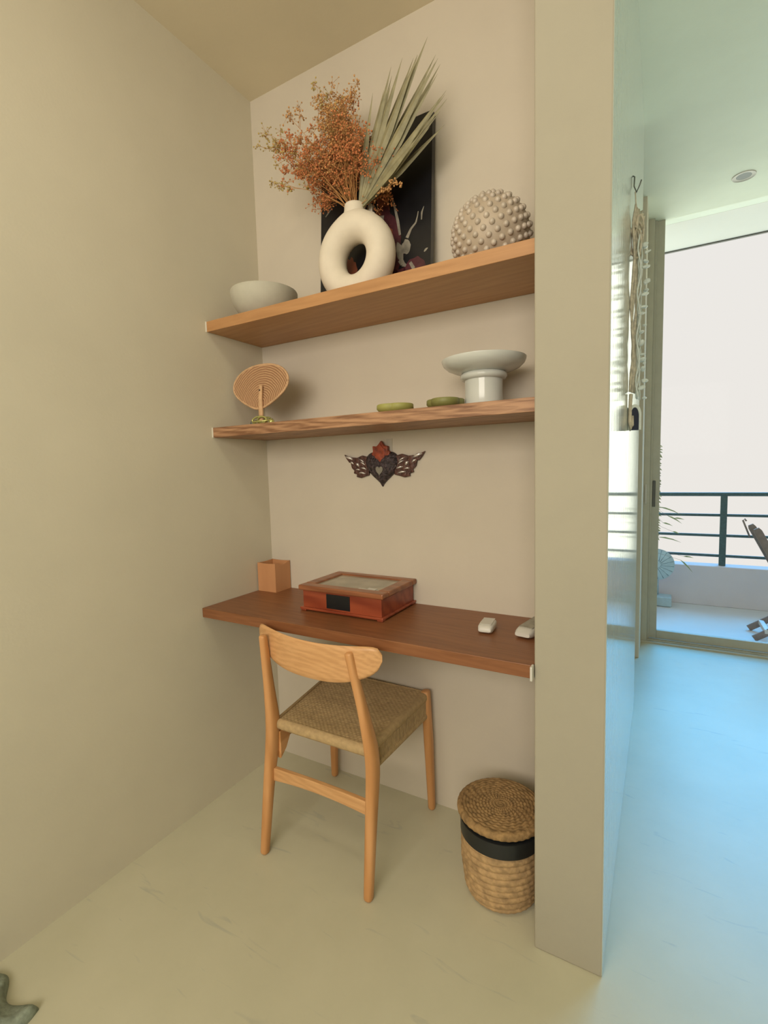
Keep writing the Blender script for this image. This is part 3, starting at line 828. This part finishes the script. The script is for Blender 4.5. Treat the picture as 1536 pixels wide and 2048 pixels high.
def wing(s, x0, tipx):
    O = Vector((x0, -.003, 1.248)); L = abs(tipx-x0)
    outl = [(0, .036), (.030, .044), (.055, .036), (.082, .038), (.108, .046), (.118, .050), (.108, .034), (.094, .018), (.088, .020), (.082, -.002), (.070, -.012), (.074, -.022), (.058, -.026), (.060, -.036), (.038, -.040), (.018, -.034), (0, -.030)]
    k = L/.118
    P = [(u*k*s, v) for u, v in outl]
    if s < 0: P = P[::-1]
    w = MB().prism(P, O, (1, 0, 0), (0, 0, 1), .009).build('wing', M_hb, hw, bevel=.002)
    mb = MB()
    for (u0, v0, u1, v1, wd) in [(.020, .018, .042, .030, .003), (.016, .008, .038, .020, .003), (.045, .004, .056, .016, .006), (.010, -.008, .035, -.002, .004), (.015, -.024, .045, -.020, .004), (.040, -.010, .060, -.008, .003), (.075, .030, .108, .042, .006), (.070, .012, .085, .022, .004)]:
        a = O+Vector((u0*k*s, -.010, v0)); b = O+Vector((u1*k*s, -.010, v1)); mb.tube([a, a.lerp(b, .5)+Vector((0, -.001, .002)), b], [wd*.5, wd, wd*.4], 8)
    mb.build('feather_inlay', M_hs, w, smooth=True)
wing(1, .618, .741); wing(-1, .510, .402)
MB().box(.583, .607, -.002, -.0002, 1.300, 1.348).build('hanger', simple('pale_tape', (.50, .46, .38), .4, .05), hw)

# ------------------------------------------------------------------ basket
bk = thing('lidded_basket', (1.066, -.238, 0), 'round rope basket with lid and black band on the floor', 'basket')
M_rope = simple('seagrass_rope', (.43, .28, .135), .85, .28, 45, bmp=.5)
M_rlid = simple('seagrass_lid', (.31, .19, .078), .85, .30, 50, bmp=.6)
bc = (1.066, -.238, 0)
def ropewall():
    prof = []; n = 110; H = .190
    rows = 10
    for i in range(n+1):
        z = H*i/n; base = .098+.012*min(1, z/.10)
        if z < .02: base -= .014*(1-z/.02)**2
        prof.append((base, z))
    def disp(r, z, a):
        ph = (z+.004*sin(a*2))/H*rows; row = math.floor(ph); hgt = abs(sin(pi*ph))**.55
        tw = .5+.5*sin(a*34+row*1.7+4.5*(ph-row))
        return r+.0045*hgt+.0016*tw*hgt-(.005*smoothstep(.170, .180, z)), z
    return MB().lathe(prof, bc, 220, disp=disp)
ropewall().build('basket_body', M_rope, bk, smooth=True)
bd = MB().lathe([(.1135, .178), (.1165, .180), (.1165, .222), (.1135, .224), (.108, .224), (.108, .178)], bc, 96)
b_ = bd.build('band', M_band, bk, smooth=True, autos=50); b_['label'] = 'glossy black band below the lid'
MB().lathe([(.107, .222), (.108, .224), (.108, .240), (.104, .240)], bc, 72).build('liner', M_black, bk, smooth=True, autos=50)
def lidmesh():
    prof = [(.0, .234), (.10, .234), (.116, .235)]
    for i in range(13):
        a = -pi/2+pi*i/12; prof.append((.114+.0105*cos(a), .2475+.0125*sin(a)))
    k = 90
    for i in range(1, k+1): prof.append((.113*(1-i/k), .259))
    def disp(r, z, a):
        if z >= .2585 and r < .1135:
            ph = (r+.0095*a/(2*pi))/.0095
            s_ = abs(sin(pi*ph))**.6; return r, z-.003+.0042*s_+.0016*sin(a*26+math.floor(ph)*2)*s_*min(1, r/.03)
        if r > .116: return r+.0014*sin(a*40+z*400), z+.001*sin(a*40)
        return r, z
    return MB().lathe(prof, bc, 200, disp=disp)
lidmesh().build('lid', M_rlid, bk, smooth=True)

# ------------------------------------------------------------------ garland on the partition
gx = PX
mc = thing('rope_garland', (gx, .33, 2.14), 'hanging jute and shell garland on the side of the white partition', 'garland')
hk = MB().tube([(gx, .32, 2.17), (gx+.005, .318, 2.165), (gx+.004, .315, 2.135), (gx+.012, .31, 2.112), (gx+.020, .305, 2.128), (gx+.026, .30, 2.142)], .0022, 8)
tag(hk.build('wall_hook', M_steel, smooth=True), 'small bent metal hook the garland hangs from', 'hook')
MB().tube([(gx+.012, .31, 2.114), (gx+.016, .31, 2.07), (gx+.020, .31, 2.02)], .003, 8).build('cord', M_jute, mc, smooth=True)
rg = random.Random(5)
for i in range(7):
    ph = rg.uniform(0, 6.28); ox = .008+.005*i; oy = .27+.014*i
    pts = [(gx+.021, .31, 2.035)]
    lift = .012+.010*rg.random()
    pts.append((gx+ox+.01, oy, 2.035+lift)); 
    zz = 2.01
    while zz > 1.45+.02*rg.random():
        pts.append((gx+.010+.72*(ox-.006)+.005*sin(zz*22+ph), oy+.010*cos(zz*17+ph), zz)); zz -= .03
    MB().tube(pts, [.0030]+[.0062+.0012*sin(j*1.7+ph) for j in range(len(pts)-1)], 8).build('rope_strand', M_jute, mc, smooth=True)
for i in range(4):
    ph = i*1.6; pts = []
    for j in range(30):
        zz = 1.97-.52*j/29; pts.append((gx+.038+.007*sin(zz*45+ph), .26+.03*i+.006*cos(zz*38+ph), zz))
    MB().tube(pts, .0038, 6).build('shell_string', M_shell, mc, smooth=True)
for i in range(5):
    a0 = 2*pi*i/5; c0_ = Vector((gx+.024+.012*cos(a0), .29+.02*sin(a0), 1.985-.012*i))
    MB().tube([c0_+Vector((.020*cos(t_)*(1 if i % 2 else .8), .010*sin(a0)*cos(t_), .045*sin(t_))) for t_ in [2*pi*k/18 for k in range(19)]], .0042, 7).build('rope_loop', M_jute, mc, smooth=True)
for i in range(18):
    zz = 1.95-.5*i/17; M = Matrix.Rotation(rg.uniform(0, 3), 3, 'X') @ Matrix.Rotation(rg.uniform(0, 3), 3, 'Y')
    MB().ball((gx+.044+rg.uniform(-.004, .010), .28+rg.uniform(-.03, .05), zz), rg.uniform(.007, .011), 0, 9, 6, sc=(1, .55, 1.5), M=M).build('shell', M_shell, mc, smooth=True, autos=50)
for zz, ln in ((1.905, .022), (1.86, .020), (1.81, .022), (1.56, .012), (1.50, .012)):
    MB().lathe([(0, 0), (.006, .002), (.004, .008), (.002, ln)], (gx+.046, .28, zz), 9, M=Matrix.Rotation(radians(75), 3, 'Y')).build('shell', M_shell, mc, smooth=True)
# arched white bell at the lower end with a dark mouth
ar = MB(); n = 16
out_ = [(-.020, 0), (-.020, .050)]+[(-.020*cos(pi*i/n), .050+.034*sin(pi*i/n)) for i in range(1, n)]+[(.020, .050), (.020, 0)]
inn = [(a*.66, b*.88) for a, b in out_]
U = Vector((.94, .34, 0)); Nn = Vector((.34, -.94, 0)); o_ = Vector((gx+.032, .27, 1.345))
vs = []; fs = []; k = len(out_)
for lst, dep in ((out_, 0), (out_, .018), (inn, .0), (inn, .014)):
    for a, b in lst: vs.append(o_+U*a+Vector((0, 0, b))-Nn*dep)
for i in range(k-1):
    fs += [(i, i+1, k+i+1, k+i), (i, i+1, 2*k+i+1, 2*k+i), (2*k+i, 2*k+i+1, 3*k+i+1, 3*k+i)]
fs.append(tuple(range(k, 2*k)))
ar.add(vs, fs).build('arched_pendant', M_shell, mc, smooth=True, autos=40)
MB().add([o_+U*a+Vector((0, 0, b))-Nn*.004 for a, b in inn]+[o_+U*a+Vector((0, 0, b))-Nn*.013 for a, b in inn], [tuple(range(k)), tuple(range(k, 2*k))]).build('dark_mouth', M_navy, mc)
MB().tube([(gx+.012, .26, 1.46), (gx+.010, .25, 1.42), (gx+.010, .245, 1.37), (gx+.016, .245, 1.345), (gx+.022, .245, 1.36), (gx+.022, .25, 1.39)], [.009, .008, .009, .008, .006, .004], 8).build('rope_tail', M_jute, mc, smooth=True)

for c_ in mc.children:
    k_ = 1.0 if 'pendant' in c_.name or 'mouth' in c_.name else (.85 if c_.name.split('.')[0] == 'shell' else .68)
    for v_ in c_.data.vertices: v_.co.x = v_.co.x*k_-(.012 if k_ == 1.0 else 0)

# ------------------------------------------------------------------ downlight
dl = thing('ceiling_downlight', (1.814, 1.897, CH2), 'round recessed ceiling light with white ring above the glass door', 'ceiling light')
MB().lathe([(.036, -.001), (.050, -.001), (.054, -.004), (.056, -.001), (.056, .004), (.036, .004)], (1.814, 1.897, CH2), 48, closed=True).build('trim_ring', M_whitepl, dl, smooth=True, autos=40)
MB().lathe([(0, -.0005), (.0365, -.0005), (.0365, .002), (0, .002)], (1.814, 1.897, CH2), 40).build('lens', simple('unlit_lens', (.16, .19, .19), .35, .05), dl, smooth=True, autos=40)

# ------------------------------------------------------------------ balcony things
fn = thing('standing_fan', (1.465, 3.22, 0), 'pale blue round ribbed fan on a block base outside on the balcony', 'fan')
MB().box(1.385, 1.548, 3.15, 3.29, 0, .080).build('base', M_blue, fn, bevel=.006)
MB().tube([(1.445, 3.24, .07), (1.440, 3.25, .36)], .008, 10).build('stem', M_blue, fn, smooth=True)
Mrot = Matrix.Rotation(radians(80), 3, 'X')
MB().lathe([(0, -.02), (.05, -.022), (.10, -.014), (.134, -.002), (.134, .004), (.10, .018), (.04, .03), (0, .032)], (1.433, 3.22, .352), 56, M=Mrot).build('disc', M_blue, fn, smooth=True, autos=60)
rb = MB()
for i in range(18):
    a = 2*pi*i/18; p = Mrot @ Vector((.030*cos(a), .030*sin(a), .032)); q = Mrot @ Vector((.128*cos(a+.25), .128*sin(a+.25), .010))
    rb.tube([Vector((1.433, 3.22, .352))+p, Vector((1.433, 3.22, .352))+q], .0024, 5)
rb.build('ribs', simple('blue_grey_ribs', (.17, .25, .28), .5, .1), fn, smooth=True)
# folding chair
fc = thing('folding_chair', (2.2, 2.6, 0), 'weathered wooden folding chair half out of view on the balcony', 'chair')
for yy in (2.47, 2.71):
    o_ = 0.0
    MB().tube([(1.985, yy, .775), (1.995, yy, .755), (2.17, yy, .40), (2.42, yy, .02)], [(.016, .011), (.024, .011), (.024, .011), (.022, .011)], 8, sq=.6, upv=(1, 0, 0)).build('back_leg', M_deck, fc, smooth=True, autos=40)
    MB().tube([(2.00, yy+.03, .012), (2.25, yy+.03, .19), (2.46, yy+.03, .36)], [(.022, .010)]*3, 8, sq=.6, upv=(0, 0, 1)).build('front_leg', M_deck, fc, smooth=True, autos=40)
MB().box(2.055, 2.085, 2.49, 2.73, .055, .085).build('foot_bar', M_whitepl, fc, bevel=.003)
MB().tube([(1.960, 2.71, .80), (1.950, 2.71, .815), (1.940, 2.71, .805), (1.985, 2.71, .68)], .006, 8).build('hook', M_deck, fc, smooth=True)
for i in range(6): MB().box(2.16+.045*i, 2.195+.045*i, 2.48, 2.73, .37, .385).build('seat_slat', M_deck, fc, bevel=.002)
for i in range(3): MB().box(2.02+.06*i, 2.03+.06*i, 2.48, 2.70, .68-.12*i, .74-.12*i).build('back_slat', M_deck, fc, bevel=.002)
for c_ in fc.children:
    for v_ in c_.data.vertices: v_.co.x += .025
# potted plant beside the door, only its leaves show
pt = thing('balcony_plant', (1.34, 3.02, 0), 'thin leaved potted plant half hidden behind the door frame outside', 'plant')
M_leaf = simple('yellow_green_leaf', (.30, .33, .14), .6, .3, 40); M_terra = simple('clay_pot', (.30, .18, .12), .8, .1)
MB().lathe([(0, 0), (.08, 0), (.10, .16), (.105, .165), (.095, .165), (.09, .15), (0, .15)], (1.29, 3.0, 0), 32).build('pot', M_terra, pt, smooth=True, autos=50)
rp_ = random.Random(9); stm = MB(); lf = MB()
def leafblade(p, d, L, w):
    d = Vector(d).normalized(); s = d.cross(Vector((0, 1, .2))).normalized(); pts = []
    rows = [(0, .2), (.3, 1), (.65, .7), (1, .05)]; vs = []; fs = []
    for t, q in rows:
        c = p+d*L*t+Vector((0, 0, -.25*L*t*t))
        vs += [c-s*w*q, c+Vector((0, -.002, .001)), c+s*w*q, c+Vector((0, .0008, -.0005))]
    for k_ in range(3):
        for j in range(4): fs.append((k_*4+j, k_*4+(j+1) % 4, (k_+1)*4+(j+1) % 4, (k_+1)*4+j))
    lf.add(vs, fs)
stm.tube([(1.30, 3.0, .14), (1.37, 3.0, .5), (1.425, 3.0, .8), (1.433, 3.0, 1.05), (1.430, 3.0, 1.42)], [.008, .009, .010, .012, .008], 8)
for i in range(46):
    zz = .62+.75*i/45; leafblade(Vector((1.425+.008*rp_.random(), 3.0, zz)), (rp_.uniform(.4, 1), 0, rp_.uniform(-.8, .5)), .02+.012*rp_.random(), .006)
for (x, z, L, dx, dz) in [(1.44, .87, .16, 1, -.15), (1.50, .80, .11, 1, -.35), (1.55, .78, .07, 1, .1), (1.47, .74, .07, 1, -.1), (1.44, .62, .16, 1, .02), (1.60, .44, .11, 1, -.8), (1.62, .47, .07, .7, .1), (1.54, .67, .05, 1, -.1)]:
    stm.tube([(1.43, 3.0, z+.05), (x, 3.0, z)], .0012, 4); leafblade(Vector((x, 3.0, z)), (dx, 0, dz), L, .006)
stm.build('stem', M_deck, pt, smooth=True); lf.build('leaves', M_leaf, pt)

# ------------------------------------------------------------------ throw on the floor, lower left corner
def throw():
    n = 40; vs = []; fs = []; r = random.Random(4)
    for j in range(n+1):
        for i in range(n+1):
            u, v = i/n, j/n; x = .015+.19*u+.02*sin(v*9); y = -1.42+.33*v+.015*sin(u*8)
            e = min(u, 1-u, v, 1-v); hgt = .055*min(1, e*4)**.5
            z = .004+hgt*(.80+.20*sin(u*11+v*9))+.004*sin(v*24+u*9)*min(1, e*8)
            vs.append((x, y, max(.002, z)))
    w = n+1; k = len(vs)
    for j in range(n):
        for i in range(n): a = j*w+i; fs.append((a, a+1, a+w+1, a+w))
    vs += [(p[0], p[1], 0) for p in vs[:k]]
    rim = [i for i in range(w)]+[j*w+n for j in range(1, w)]+[n*w+i for i in range(n-1, -1, -1)]+[j*w for j in range(n-1, 0, -1)]
    for q in range(len(rim)):
        a, b = rim[q], rim[(q+1) % len(rim)]; fs.append((a, b, k+b, k+a))
    fs.append(tuple(k+i for i in reversed(rim)))
    return MB().add(vs, fs)
tag(throw().build('fabric_throw', M_fabric, smooth=True, autos=80), 'crumpled grey green fabric on the floor at the lower left corner', 'fabric')
